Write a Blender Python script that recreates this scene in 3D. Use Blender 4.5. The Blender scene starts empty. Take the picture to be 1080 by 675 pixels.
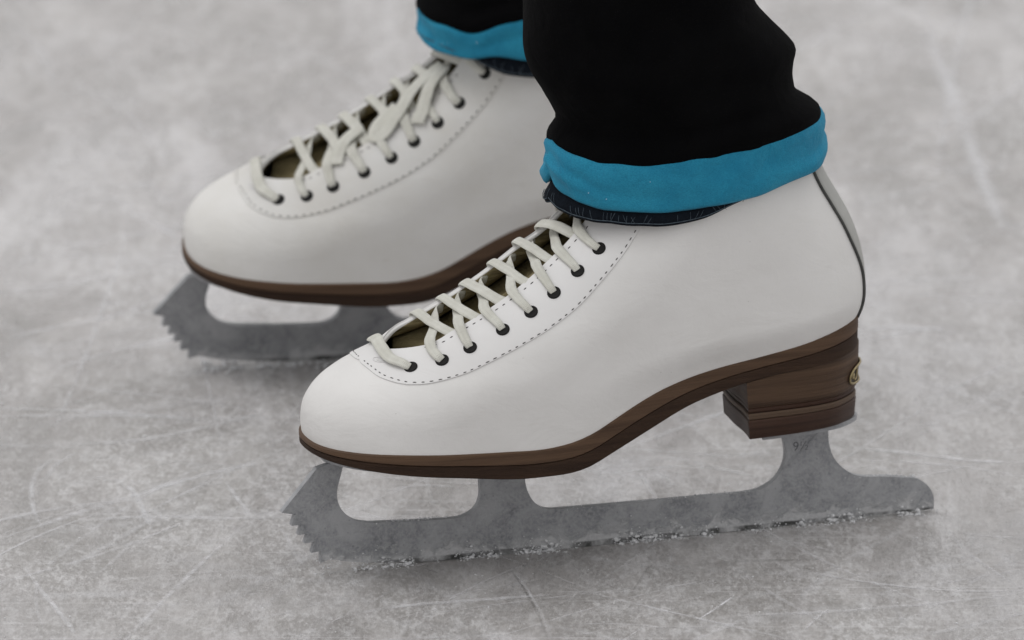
import numpy as np, math
def spl(xs, ys, x):
    """smooth (finite-difference hermite) interpolation, clamped outside"""
    xs=np.asarray(xs,float); ys=np.asarray(ys,float); x=np.clip(np.asarray(x,float),xs[0],xs[-1])
    d=np.diff(ys)/np.diff(xs); m=np.empty_like(ys); m[0]=d[0]; m[-1]=d[-1]
    w=np.diff(xs); m[1:-1]=(d[:-1]*w[1:]+d[1:]*w[:-1])/(w[1:]+w[:-1])
    i=np.clip(np.searchsorted(xs,x,side='right')-1,0,len(xs)-2)
    h=w[i]; u=(x-xs[i])/h
    return ((2*u**3-3*u**2+1)*ys[i]+(u**3-2*u**2+u)*h*m[i]+(-2*u**3+3*u**2)*ys[i+1]+(u**3-u**2)*h*m[i+1])
# sole line (mm, boot frame: x from toe to heel, y across, z up, blade edge on z=0)
SU=[-92,-80,-60,-39,-18,3,13,22,30,41,51.5,64,80.6,97,114,126,137,152]
SZ=[57,57.3,57.5,56.6,56.0,55.8,57.2,60,63.8,69.0,73.2,76.6,79.8,82.3,85.6,88.6,91,93]
def sole_top(u): return spl(SU,SZ,u)
BU=[-92,-65,-39,-4,19,30.5,47.4,64,80.6,152]
BZ=[53,50,47.2,44.3,46,50.8,58.1,65,69.8,80]
def sole_bot(u): return spl(BU,BZ,u)
# fan of rings: front point / back point
TK=[0, .06, .13, .20, .28, .36, .44, .52, .60, .68, .78, .89, 1.0]
FU=[-88.0,-88.7,-88.0,-84.0,-76.5,-65,-54,-33,-16,  0, 14.5, 31, 43]
FZ=[57, 62.5, 70, 77.2, 83.2, 88.2, 93.4,104,113.6,123.5,132.2,150,180]
TB=[0,.1,.2,.3,.4,.5,.6,.7,.8,.9,1.0]
BUU=[148.5,150.6,151.6,151.6,150.6,148.6,145.2,140.2,134.6,129.0,122]
BZZ=[91,96,102,109.5,117,125,133.5,142.5,152,164,180]
def ring_axis(t): return spl(TK,FU,t),spl(TK,FZ,t),spl(TB,BUU,t),spl(TB,BZZ,t)
# half widths: low ring and body ring
LWu=[-90,-60,-30,-5,20,45,70,95,120,155]; LW=[36,40.5,42.5,43,40.5,36,31.5,30,30.5,30.5]
MWu=[-90,-60,-30,-5,20,45,70,95,120,155]; MW=[37,41,43.5,44,42.5,40,37,35.5,35,33]
UWu=[-20,20,45,70,95,120,155]; UW=[36,37,38,38,37,35,33]
def cap(x,p=2.0):
    x=np.clip(x,0,1); return (1-(1-x)**p)**(1/p)
def ring(t,n=80):
    """returns u,h,z for one side, front to back"""
    fu,fz,bu,bz=ring_axis(t); L=bu-fu
    q=np.linspace(0,1,n); d=L*(1-np.cos(np.pi*q))/2; u=fu+d
    k1=np.clip(t/.22,0,1); k1=k1*k1*(3-2*k1); k2=np.clip((t-.5)/.5,0,1)
    h0=spl(LWu,LW,u)*(1-k1)+spl(MWu,MW,u)*k1; h=h0*(1-k2)+spl(UWu,UW,u)*k2
    Lf=spl([0,.13,.28,.44,.6,.78,1],[44,52,72,80,72,58,46],t); Lb=spl([0,.3,.6,1],[34,38,46,46],t)
    h=h*cap(d/Lf,spl([0,.2,.4,.7,1],[2.4,2.15,1.95,1.85,1.9],t))*cap((L-d)/Lb,spl([0,.5,1],[2.1,2.0,1.8],t))
    base=fz+(bz-fz)*(d/L)
    sag=sole_top(u)-(sole_top(fu)+(sole_top(bu)-sole_top(fu))*(d/L))
    kk=(1-np.clip(t/.85,0,1))**1.35
    z=base+sag*kk
    return u,h,z
_cache={}
def rings(t,far=False):
    k=(round(float(t),5),bool(far))
    if k not in _cache:
        u,h,z=ring(k[0])
        if far:   # beside the throat the inner flank stands steeper
            w=np.clip((k[0]-.40)/.07,0,1); w=w*w*(3-2*w); z=z+w*2.6*np.exp(-((h-12)/9.0)**2)*(u<75); h=h-w*8.0*np.exp(-((h-25)/8.5)**2)*(u<75)
        s=np.concatenate([[0],np.cumsum(np.sqrt(np.diff(u)**2+np.diff(h)**2+np.diff(z)**2))])
        _cache[k]=(u,h,z,s)
    return _cache[k]
def rlen(t,sd=-1): return rings(t,sd>0)[3][-1]
def surf(t,s,sd=-1):
    """point on the upper: ring level t, arc length s (mm) from the ridge, side sd (-1/+1). s<0 goes over to the other side"""
    s=float(s)
    if s<0: s=-s; sd=-sd
    u,h,z,S=rings(t,sd>0)
    return np.array([np.interp(s,S,u),sd*np.interp(s,S,h),np.interp(s,S,z)])
def nrm(t,s,sd=-1):
    e=.006; a=surf(min(t+e,1),s,sd)-surf(max(t-e,0),s,sd); b=surf(t,s+1.2,sd)-surf(t,s-1.2,sd)
    n=np.cross(b,a)*(-sd); l=np.linalg.norm(n); n=n/l if l>1e-9 else np.array([-1.,0,0])
    return n
FAR_ROLL=10.0; FAR_PITCH=0.0; FAR_YAW=12.0
FLX=-3; FLY=-27; FLZ=0
FFU=lambda z: 14
WORLD=.70
LIGHTS=[('rink_lamp',(-1.8,.2,3.6),(2.6,2.0),42,(1,.99,.985)),('rink_lamp',(1.8,2.2,4.0),(2.6,2.0),24,(1,.99,.98)),('rink_lamp',(-.4,-2.6,4.2),(2.6,2.0),14,(1,.99,.98))]
import bpy, bmesh, random
from mathutils import Vector, Matrix, noise as mnoise
random.seed(7); rng=np.random.RandomState(11)
scene=bpy.context.scene; COL=scene.collection
MM=.001
# ------------------------------------------------------------------ materials
def mat(name):
    m=bpy.data.materials.new(name); m.use_nodes=True; nt=m.node_tree; nt.nodes.clear()
    out=nt.nodes.new('ShaderNodeOutputMaterial'); b=nt.nodes.new('ShaderNodeBsdfPrincipled')
    nt.links.new(b.outputs[0],out.inputs[0]); return m,nt,b
class N:
    def __init__(s,nt,coord='Object'):
        s.nt=nt; s.tc=nt.nodes.new('ShaderNodeTexCoord'); s.c=s.tc.outputs[coord]
    def mapping(s,scale=(1,1,1),rot=(0,0,0),loc=(0,0,0),src=None):
        m=s.nt.nodes.new('ShaderNodeMapping'); m.inputs['Scale'].default_value=scale; m.inputs['Rotation'].default_value=rot; m.inputs['Location'].default_value=loc
        s.nt.links.new(src or s.c,m.inputs[0]); return m.outputs[0]
    def noise(s,scale,detail=4,rough=.55,vec=None,dist=0):
        n=s.nt.nodes.new('ShaderNodeTexNoise'); n.inputs['Scale'].default_value=scale; n.inputs['Detail'].default_value=detail
        n.inputs['Roughness'].default_value=rough; n.inputs['Distortion'].default_value=dist
        s.nt.links.new(vec or s.c,n.inputs['Vector']); return n.outputs[0]
    def vor(s,scale,vec=None,feat='F1',rand=1):
        n=s.nt.nodes.new('ShaderNodeTexVoronoi'); n.feature=feat; n.inputs['Scale'].default_value=scale; n.inputs['Randomness'].default_value=rand
        s.nt.links.new(vec or s.c,n.inputs['Vector']); return n.outputs[0]
    def ramp(s,f,stops,interp='LINEAR'):
        r=s.nt.nodes.new('ShaderNodeValToRGB'); r.color_ramp.interpolation=interp
        e=r.color_ramp.elements
        while len(e)<len(stops): e.new(.5)
        for k,(p,c) in zip(e,stops):
            k.position=p; k.color=(c,c,c,1) if isinstance(c,(int,float)) else (*c,1)
        s.nt.links.new(f,r.inputs[0]); return r.outputs[0]
    def mix(s,f,a,b,typ='MIX'):
        m=s.nt.nodes.new('ShaderNodeMix'); m.data_type='RGBA'; m.blend_type=typ
        for j,v in ((0,f),(6,a),(7,b)):
            sock=m.inputs[j]
            if isinstance(v,bpy.types.NodeSocket): s.nt.links.new(v,sock)
            elif isinstance(v,(int,float)): sock.default_value=v if j==0 else (v,v,v,1)
            else: sock.default_value=(*v,1)
        return m.outputs[2]
    def math(s,op,a,b=0,c=0,clamp=False):
        m=s.nt.nodes.new('ShaderNodeMath'); m.operation=op; m.use_clamp=clamp
        for sock,v in zip(m.inputs,(a,b,c)):
            if isinstance(v,bpy.types.NodeSocket): s.nt.links.new(v,sock)
            else: sock.default_value=v
        return m.outputs[0]
    def bump(s,b,h,strength=.3,dist=.001,prev=None):
        n=s.nt.nodes.new('ShaderNodeBump'); n.inputs['Strength'].default_value=strength; n.inputs['Distance'].default_value=dist
        s.nt.links.new(h,n.inputs['Height'])
        if prev: s.nt.links.new(prev,n.inputs['Normal'])
        s.nt.links.new(n.outputs[0],b.inputs['Normal']); return n.outputs[0]
    def sep(s,src=None):
        n=s.nt.nodes.new('ShaderNodeSeparateXYZ'); s.nt.links.new(src or s.c,n.inputs[0]); return n.outputs
    def to(s,o,i): s.nt.links.new(o,i)

def leather(name,c0,c1,rough,scuff=.12,amt=1.0):
    m,nt,b=mat(name); n=N(nt)
    big=n.noise(22,5,.6); fine=n.noise(900,3,.6); mid=n.noise(120,4,.6)
    col=n.mix(n.ramp(big,[(.35,0),(.7,1)]),c0,c1)
    sc=n.noise(60,6,.75,vec=n.mapping((1,1,3.5),(.3,.5,.2)))
    col=n.mix(n.math('MULTIPLY',n.ramp(sc,[(.62,0),(.74,1)]),scuff),col,(.42,.38,.32))
    sp=n.vor(260); col=n.mix(n.math('MULTIPLY',n.ramp(sp,[(.035,1),(.06,0)]),n.math('MULTIPLY',n.ramp(n.noise(70,2,.5),[(.62,0),(.66,1)]),.55)),col,(.18,.15,.12))
    n.to(col,b.inputs['Base Color'])
    n.to(n.ramp(mid,[(.3,rough-.06),(.7,rough+.1)]),b.inputs['Roughness'])
    p=n.bump(b,fine,.10*amt,.0004); cr=n.noise(34,5,.6,vec=n.mapping((1,.6,1.6)),dist=.6)
    p=n.bump(b,mid,.14*amt,.0008,p); p=n.bump(b,cr,.26*amt,.0026,p); wr=n.noise(16,4,.6,vec=n.mapping((1.6,.7,.5),(0,0,0),(0,.6,0)),dist=1.3); n.bump(b,n.ramp(wr,[(.47,0),(.50,1),(.53,0)]),-.10*amt,.0012,p)
    b.inputs['Specular IOR Level'].default_value=.35
    return m
M={}
M['leather']=leather('white_leather',(.79,.78,.768),(.73,.718,.702),.48)
M['leather_worn']=leather('white_leather_worn',(.77,.762,.745),(.70,.685,.65),.48,.22,1.3)
M['facing']=leather('white_facing_leather',(.76,.752,.748),(.73,.72,.712),.5,.05,.7)
M['facing_worn']=leather('worn_facing_leather',(.71,.705,.69),(.64,.62,.58),.5,.15,.9)
M['tongue']=leather('tongue_felt',(.78,.75,.66),(.64,.61,.52),.8,.3,3)
M['backstay']=leather('backstay_leather',(.46,.46,.44),(.36,.36,.34),.55,.35,2.2)
def simple(name,c0,c1,scale,rough,metal=0,bump=.2,bs=600,bd=.0005,stretch=(1,1,1),spec=.5):
    m,nt,b=mat(name); n=N(nt); v=n.mapping(stretch)
    n.to(n.mix(n.ramp(n.noise(scale,6,.65,vec=v),[(.32,0),(.68,1)]),c0,c1),b.inputs['Base Color'])
    b.inputs['Roughness'].default_value=rough; b.inputs['Metallic'].default_value=metal; b.inputs['Specular IOR Level'].default_value=spec
    n.bump(b,n.noise(bs,4,.6,vec=v),bump,bd); return m
M['tongue_olive']=simple('tongue_olive_felt',(.10,.082,.040),(.27,.225,.125),100,.9,0,.9,260,.002,(.5,.5,2),.2)
M['liner']=simple('olive_liner',(.13,.105,.050),(.50,.42,.24),120,.85,0,.9,260,.002,(.35,.35,3.0))
M['sole_hi']=simple('stacked_leather_brown',(.058,.032,.019),(.125,.074,.044),40,.6,0,.5,500,.0006,(.16,.16,7),.25)
M['sole_lo']=simple('outsole_dark_brown',(.026,.014,.009),(.055,.031,.019),60,.7,0,.8,700,.0008,(.3,.3,4),.2)
M['heel_a']=simple('heel_layer_brown',(.040,.021,.012),(.125,.075,.045),50,.55,0,.5,420,.0008,(.12,.12,9),.25)
M['heel_b']=simple('heel_layer_tan',(.085,.054,.036),(.14,.094,.064),50,.55,0,.4,420,.0006,(.12,.12,9),.25)
M['heel_c']=simple('heel_layer_dark',(.030,.014,.009),(.070,.036,.024),50,.5,0,.4,420,.0006,(.12,.12,9),.25)
M['gold']=simple('badge_brass',(.42,.34,.18),(.30,.24,.13),300,.38,.8,.2,900)
M['badge_dark']=simple('badge_dark_inlay',(.03,.022,.015),(.05,.035,.02),300,.5)
M['eyelet']=simple('dark_eyelet',(.006,.006,.006),(.014,.013,.012),500,.6,0,.2,600,.0005,(1,1,1),.15)
M['thread']=simple('stitch_thread',(.045,.042,.040),(.12,.115,.11),800,.8)
M['piping']=simple('grey_seam_edge',(.030,.031,.030),(.085,.085,.08),300,.65)
M['navy']=simple('navy_hem_knit',(.004,.006,.010),(.008,.012,.019),300,.95,0,.8,1800,.0008,spec=.15)
M['navy_thread']=simple('hem_overlock_thread',(.03,.045,.06),(.10,.13,.16),800,.9)
M['speck']=simple('white_lint',(.75,.8,.85),(.6,.7,.8),500,.9)
def black_cloth():
    m,nt,b=mat('black_jersey'); n=N(nt)
    n.to(n.mix(n.ramp(n.noise(40,4,.6),[(.4,0),(.7,1)]),(.0022,.0022,.0026),(.0036,.0036,.004)),b.inputs['Base Color'])
    b.inputs['Roughness'].default_value=.95; b.inputs['Specular IOR Level'].default_value=.05
    b.inputs['Sheen Weight'].default_value=.004; b.inputs['Sheen Roughness'].default_value=.5
    p=n.bump(b,n.noise(1600,2,.5),.5,.0004); n.bump(b,n.noise(45,3,.5,dist=.5),.5,.004,p); return m
M['black']=black_cloth()
def blue_cloth():
    m,nt,b=mat('blue_fleece'); n=N(nt)
    c=n.mix(n.ramp(n.noise(55,5,.65),[(.3,0),(.7,1)]),(.016,.225,.375),(.032,.320,.485))
    k=n.noise(1500,2,.6,vec=n.mapping((1,1,2.2)))
    c=n.mix(n.ramp(k,[(.35,.45),(.6,0)]),c,(.006,.12,.23)); n.to(c,b.inputs['Base Color'])
    b.inputs['Roughness'].default_value=.9; b.inputs['Specular IOR Level'].default_value=.2
    b.inputs['Sheen Weight'].default_value=.12; b.inputs['Sheen Tint'].default_value=(.5,.8,1,1)
    p=n.bump(b,k,.6,.0005); n.bump(b,n.noise(70,3,.55,dist=.7),.55,.0035,p); return m
M['blue']=blue_cloth()
def lace_mat():
    m,nt,b=mat('cotton_lace'); n=N(nt,'UV')
    uv=n.c
    w=nt.nodes.new('ShaderNodeTexWave'); w.wave_type='BANDS'; w.bands_direction='DIAGONAL'; w.inputs['Scale'].default_value=1.0
    n.to(n.mapping((6,1.2,1)),w.inputs['Vector'])
    w2=nt.nodes.new('ShaderNodeTexWave'); w2.wave_type='BANDS'; w2.bands_direction='DIAGONAL'; w2.inputs['Scale'].default_value=1.0
    n.to(n.mapping((-6,1.2,1)),w2.inputs['Vector'])
    h=n.math('MAXIMUM',w.outputs[1],w2.outputs[1])
    o=N(nt); 
    c=o.mix(o.ramp(o.noise(140,5,.65),[(.3,0),(.7,1)]),(.78,.775,.71),(.66,.65,.58))
    c=o.mix(o.ramp(h,[(.2,.35),(.6,0)]),c,(.45,.44,.38))
    o.to(c,b.inputs['Base Color']); b.inputs['Roughness'].default_value=.85; b.inputs['Specular IOR Level'].default_value=.25
    b.inputs['Sheen Weight'].default_value=.2
    p=o.bump(b,h,.55,.0004); o.bump(b,o.noise(1800,3,.6),.5,.0004,p); return m
M['lace']=lace_mat()
def blade_mat(far=False):
    m,nt,b=mat('brushed_grey_steel'); n=N(nt)
    x,y,z=n.sep()
    blot=n.noise(75,7,.72,dist=.6); fine=n.noise(700,5,.75)
    c=n.mix(n.ramp(blot,[(.36,0),(.62,1)]),(.215,.222,.238),(.40,.405,.42))
    c=n.mix(n.math('MULTIPLY',n.ramp(fine,[(.44,0),(.60,1)]),.6),c,(.43,.435,.445))
    # pits and scuffs
    c=n.mix(n.ramp(n.vor(300,vec=n.mapping((1,1,1),(0,.4,0))),[(.05,.35),(.16,0)]),c,(.07,.072,.08))
    # ground, darker running edge along the bottom 2 mm
    edge=n.ramp(n.math('MULTIPLY',n.math('ADD',z,n.math('MULTIPLY',n.noise(120,3,.6),.0012)),100),[(.27,1),(.33,0)])
    # frost clinging to the lower half, ragged outline
    fz=n.math('MULTIPLY',z,60)
    f=n.math('SUBTRACT',n.noise(95,7,.75,vec=n.mapping((1,1,1.4)),dist=.8),n.math('MULTIPLY',fz,.50))
    fm=n.ramp(f,[(.29,0),(.39,1)])
    fm2=n.math('MULTIPLY',fm,n.ramp(fine,[(.3,.35),(.6,.8)]))
    c=n.mix(n.math('MULTIPLY',fm2,.85),c,(.58,.58,.585)); c=n.mix(n.math('MULTIPLY',edge,n.ramp(n.noise(70,5,.7,vec=n.mapping((1,1,.7),(0,0,0),(.3,0,0))),[(.40,.95),(.60,.05)])),c,(.035,.036,.033)); n.to(c,b.inputs['Base Color'])
    n.to(n.math('SUBTRACT',.30,n.math('MULTIPLY',fm,.3),clamp=True),b.inputs['Metallic'])
    n.to(n.ramp(fine,[(.3,.38),(.7,.62)]),b.inputs['Roughness'])
    p=n.bump(b,fine,.5,.0006); p=n.bump(b,blot,.35,.0015,p); n.bump(b,fm,.5,.0008,p); return m
M['steel']=blade_mat()
M['stamp']=simple('stamped_mark',(.10,.10,.11),(.15,.15,.16),300,.6,.4)
def ice_mat():
    m,nt,b=mat('skated_ice'); n=N(nt)
    warp=n.noise(9,3,.5)
    a=n.noise(7.5,9,.62,vec=n.mapping((1,.45,1)),dist=.35)
    bb=n.noise(24,9,.72,vec=n.mapping((1,.34,1),(0,0,.12)),dist=.5)
    g=n.noise(170,7,.74,vec=n.mapping((1,.34,1),(0,0,-.1)))
    f=n.noise(520,6,.78,vec=n.mapping((1,.4,1),(0,0,.2)))
    m2=n.noise(9,9,.72,vec=n.mapping((1,.33,1),(0,0,-.12)),dist=.9)
    msk=n.ramp(n.noise(13,5,.65,vec=n.mapping((1,.4,1),(0,0,.4),(3,1,0)),dist=1.0),[(.36,.18),(.60,1)])
    base=n.mix(n.ramp(a,[(.30,0),(.70,1)]),(.352,.334,.325),(.465,.447,.443))
    base=n.mix(n.math('MULTIPLY',n.ramp(bb,[(.38,1),(.50,0)]),.42),base,(.272,.257,.248))
    base=n.mix(n.math('MULTIPLY',n.ramp(bb,[(.50,0),(.62,1)]),.50),base,(.66,.645,.64))
    base=n.mix(n.math('MULTIPLY',n.ramp(m2,[(.40,1),(.50,0)]),.34),base,(.26,.248,.232))
    base=n.mix(n.math('MULTIPLY',n.ramp(m2,[(.52,0),(.62,1)]),.46),base,(.68,.67,.68))
    base=n.mix(n.math('MULTIPLY',n.ramp(g,[(.49,0),(.60,1)]),n.math('MULTIPLY',msk,.50)),base,(.74,.735,.745))
    base=n.mix(n.math('MULTIPLY',n.ramp(g,[(.36,1),(.46,0)]),.26),base,(.25,.238,.222))
    base=n.mix(n.math('MULTIPLY',n.ramp(f,[(.50,0),(.60,1)]),n.math('MULTIPLY',msk,.55)),base,(.74,.73,.73))
    base=n.mix(n.math('MULTIPLY',n.ramp(f,[(.38,1),(.46,0)]),.36),base,(.24,.23,.215))
    # fine skate scratches: strongly stretched noise in several directions
    tot=None
    for k,(ang,sx,sy,th) in enumerate([(.45,3.2,260,.70),(-.42,3,210,.70),(.62,2.5,300,.71),(1.35,3.0,330,.72),(-1.05,2.2,280,.715),(2.2,2.5,240,.715),(-.75,2.5,150,.71)]):
        wv=n.mix(.012,n.c,n.noise(2.2,2,.5)) if k%2 else n.c
        s=n.noise(1,2,.5,vec=n.mapping((sx,sy,1),(0,0,ang),(3.7*k,1.3*k,.7*k),src=wv))
        s=n.ramp(s,[(th,0),(th+.035,1)])
        tot=s if tot is None else n.math('MAXIMUM',tot,s)
    br=n.ramp(n.noise(60,5,.7),[(.38,.1),(.6,1)])
    scr=n.math('MULTIPLY',tot,br)
    base=n.mix(n.math('MULTIPLY',scr,.38),base,(.78,.775,.79))
    # tiny frost flecks
    fl=n.math('MULTIPLY',n.ramp(n.vor(330),[(.10,1),(.20,0)]),n.ramp(n.noise(45,4,.7),[(.55,0),(.66,1)]))
    base=n.mix(n.math('MULTIPLY',fl,.5),base,(.82,.82,.83))
    n.to(base,b.inputs['Base Color'])
    frost=n.ramp(bb,[(.38,.16),(.62,.50)])
    n.to(n.math('ADD',frost,n.math('MULTIPLY',scr,.2)),b.inputs['Roughness'])
    b.inputs['IOR'].default_value=1.31; b.inputs['Subsurface Weight'].default_value=.15; b.inputs['Subsurface Radius'].default_value=(1,1,1); b.inputs['Subsurface Scale'].default_value=.022; b.inputs['Specular IOR Level'].default_value=.5
    p=n.bump(b,f,.55,.0006); p=n.bump(b,g,.6,.0013,p); p=n.bump(b,bb,.5,.003,p); n.bump(b,scr,-.4,.0006,p)
    return m
M['ice']=ice_mat()
def scratch_mat():
    m=bpy.data.materials.new('ice_scratch_frost'); m.use_nodes=True; nt=m.node_tree; nt.nodes.clear()
    out=nt.nodes.new('ShaderNodeOutputMaterial'); b=nt.nodes.new('ShaderNodeBsdfPrincipled'); b.inputs['Roughness'].default_value=.7
    n=N(nt,'UV'); x,y,z=n.sep(); o=N(nt)
    e=n.math('MULTIPLY',n.math('MULTIPLY',y,n.math('SUBTRACT',1,y)),4); e=n.math('POWER',e,1.3)
    br=o.ramp(o.noise(150,6,.75),[(.34,.05),(.58,1)]); br2=o.ramp(o.noise(16,3,.6),[(.34,.35),(.55,1)])
    at=nt.nodes.new('ShaderNodeAttribute'); at.attribute_name='tone'
    tr=nt.nodes.new('ShaderNodeBsdfTransparent'); mx=nt.nodes.new('ShaderNodeMixShader')
    alpha=n.math('MULTIPLY',n.math('MULTIPLY',e,n.math('MULTIPLY',br,br2)),n.math('MULTIPLY',x,1.0))
    s=nt.nodes.new('ShaderNodeSeparateColor'); nt.links.new(at.outputs['Color'],s.inputs[0])
    c=n.mix(s.outputs[0],(.22,.21,.20),(.84,.84,.86)); n.to(c,b.inputs['Base Color'])
    alpha=n.math('MULTIPLY',n.math('MULTIPLY',e,n.math('MULTIPLY',br,br2)),s.outputs[1])
    nt.links.new(alpha,mx.inputs[0]); nt.links.new(tr.outputs[0],mx.inputs[1]); nt.links.new(b.outputs[0],mx.inputs[2]); nt.links.new(mx.outputs[0],out.inputs[0])
    return m
M['scratch']=scratch_mat()
def snow_mat():
    m,nt,b=mat('shaved_snow'); n=N(nt)
    n.to(n.mix(n.noise(400,3,.6),(.66,.67,.68),(.86,.86,.88)),b.inputs['Base Color']); b.inputs['Roughness'].default_value=.45
    b.inputs['Subsurface Weight'].default_value=.0; n.bump(b,n.noise(1500,3,.7),.5,.0005); return m
M['snow']=snow_mat()
# ------------------------------------------------------------------ helpers
def link(name,me,mats,parent=None,smooth=True):
    o=bpy.data.objects.new(name,me); COL.objects.link(o)
    for m in (mats if isinstance(mats,(list,tuple)) else [mats]): me.materials.append(m)
    if smooth: me.polygons.foreach_set('use_smooth',[True]*len(me.polygons))
    if parent: o.parent=parent
    return o
def mesh(name,V,Fc,mats,parent=None,smooth=True,scale=MM,uv=None,midx=None):
    me=bpy.data.meshes.new(name); me.from_pydata([tuple(np.asarray(v,float)*scale) for v in V],[],[tuple(int(i) for i in f) for f in Fc]); me.validate(); me.update()
    o=link(name,me,mats,parent,smooth)
    if uv is not None:
        L=me.uv_layers.new(name='UVMap')
        for lp in me.loops: L.data[lp.index].uv=uv[lp.vertex_index]
    if midx is not None: me.polygons.foreach_set('material_index',midx)
    return o
def fixn(o):
    bm=bmesh.new(); bm.from_mesh(o.data); bmesh.ops.remove_doubles(bm,verts=bm.verts,dist=2e-6); bmesh.ops.recalc_face_normals(bm,faces=bm.faces); bm.to_mesh(o.data); bm.free(); return o
def auto(o,ang=35):
    me=o.data; bm=bmesh.new(); bm.from_mesh(me)
    for e in bm.edges:
        if len(e.link_faces)==2 and e.calc_face_angle(0)>math.radians(ang): e.smooth=False
    bm.to_mesh(me); bm.free(); return o
def empty(name,label,cat,loc,group=None):
    o=bpy.data.objects.new(name,None); COL.objects.link(o); o.location=loc; o.empty_display_size=.05
    o['label']=label; o['category']=cat
    if group: o['group']=group
    return o
def sweep(P,Nn,W,T,n=12,V=None,Fc=None,UV=None,u0=0,ex=2.6):
    """flat-oval tube through P with face normals Nn, widths W, thicknesses T"""
    if V is None: V,Fc,UV=[],[],[]
    P=np.asarray(P,float); m=len(P); tan=np.gradient(P,axis=0); tan/=np.linalg.norm(tan,axis=1)[:,None]+1e-9
    base=len(V); L=u0
    for i in range(m):
        nn=Nn[i]-tan[i]*(Nn[i]@tan[i]); nn=nn/(np.linalg.norm(nn)+1e-9); bi=np.cross(tan[i],nn)
        if i: L+=np.linalg.norm(P[i]-P[i-1])
        for k in range(n):
            a=2*math.pi*k/n; c,s=math.cos(a),math.sin(a)
            c=math.copysign(abs(c)**(2/ex),c); s=math.copysign(abs(s)**(2/2.0),s)
            V.append(P[i]+bi*c*W[i]/2+nn*s*T[i]/2); UV.append((L/6.0,2*k/n))
    for i in range(m-1):
        for k in range(n):
            a=base+i*n+k; b=base+i*n+(k+1)%n; Fc.append((a,b,b+n,a+n))
    Fc.append(tuple(base+k for k in range(n))[::-1]); Fc.append(tuple(base+(m-1)*n+k for k in range(n)))
    return V,Fc,UV
def catmull(P,n=8,closed=False):
    P=[np.asarray(p,float) for p in P]; out=[]; m=len(P)
    rngi=range(m if closed else m-1)
    for i in rngi:
        p1,p2=P[i],P[(i+1)%m]
        p0=P[i-1] if (i>0 or closed) else 2*p1-p2
        p3=P[(i+2)%m] if (i+2<m or closed) else 2*p2-p1
        d01=max(np.linalg.norm(p1-p0)**.5,1e-4); d12=max(np.linalg.norm(p2-p1)**.5,1e-4); d23=max(np.linalg.norm(p3-p2)**.5,1e-4)
        m1=(p2-p1)/d12-(p2-p0)/(d01+d12)+(p1-p0)/d01; m1=m1*d12
        m2=(p3-p2)/d23-(p3-p1)/(d12+d23)+(p2-p1)/d12; m2=m2*d12
        for k in range(n):
            t=k/n; out.append((2*t**3-3*t**2+1)*p1+(t**3-2*t**2+t)*m1+(-2*t**3+3*t**2)*p2+(t**3-t**2)*m2)
    if not closed: out.append(P[-1])
    return np.array(out)
# ------------------------------------------------------------------ camera (photo is 1080x675)
PIT=math.radians(15); DIST=3.5
cam=bpy.data.cameras.new('camera'); camo=bpy.data.objects.new('camera',cam); COL.objects.link(camo)
camo.location=(0,-DIST*math.cos(PIT),DIST*math.sin(PIT)); camo.rotation_euler=(math.pi/2-PIT,0,0)
cam.sensor_width=36; cam.lens=2300*3.5/1080*36; cam.clip_end=200; cam.clip_start=.05
cam.dof.use_dof=True; cam.dof.focus_distance=3.09; cam.dof.aperture_fstop=13
scene.camera=camo; scene.cycles.transparent_max_bounces=48
def ground_at(px,py,z=0):
    P=np.array([0,math.cos(PIT),-math.sin(PIT)]); U=np.array([0,math.sin(PIT),math.cos(PIT)]); R=np.array([1.,0,0])
    d=P+R*(px-540)/8050-U*(py-337.5)/8050; c=-DIST*P; return c+d*(z-c[2])/d[2]
# ------------------------------------------------------------------ boot surface sampling
GT=[.425,.433,.445,.46,.50,.56,.66,.74,.82,1]; GV=[0,5,11,17,19,20,18.5,15,13,11]
def gap(t,sd):
    g=float(spl(GT,GV,t)) if t>.425 else 0.
    return max(g,0)*(1.0 if sd<0 else .80)
OT=[.348,.352,.358,.37,.39,.42,.455,.505,.565,.63,.715,.795,.86,1]
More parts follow.
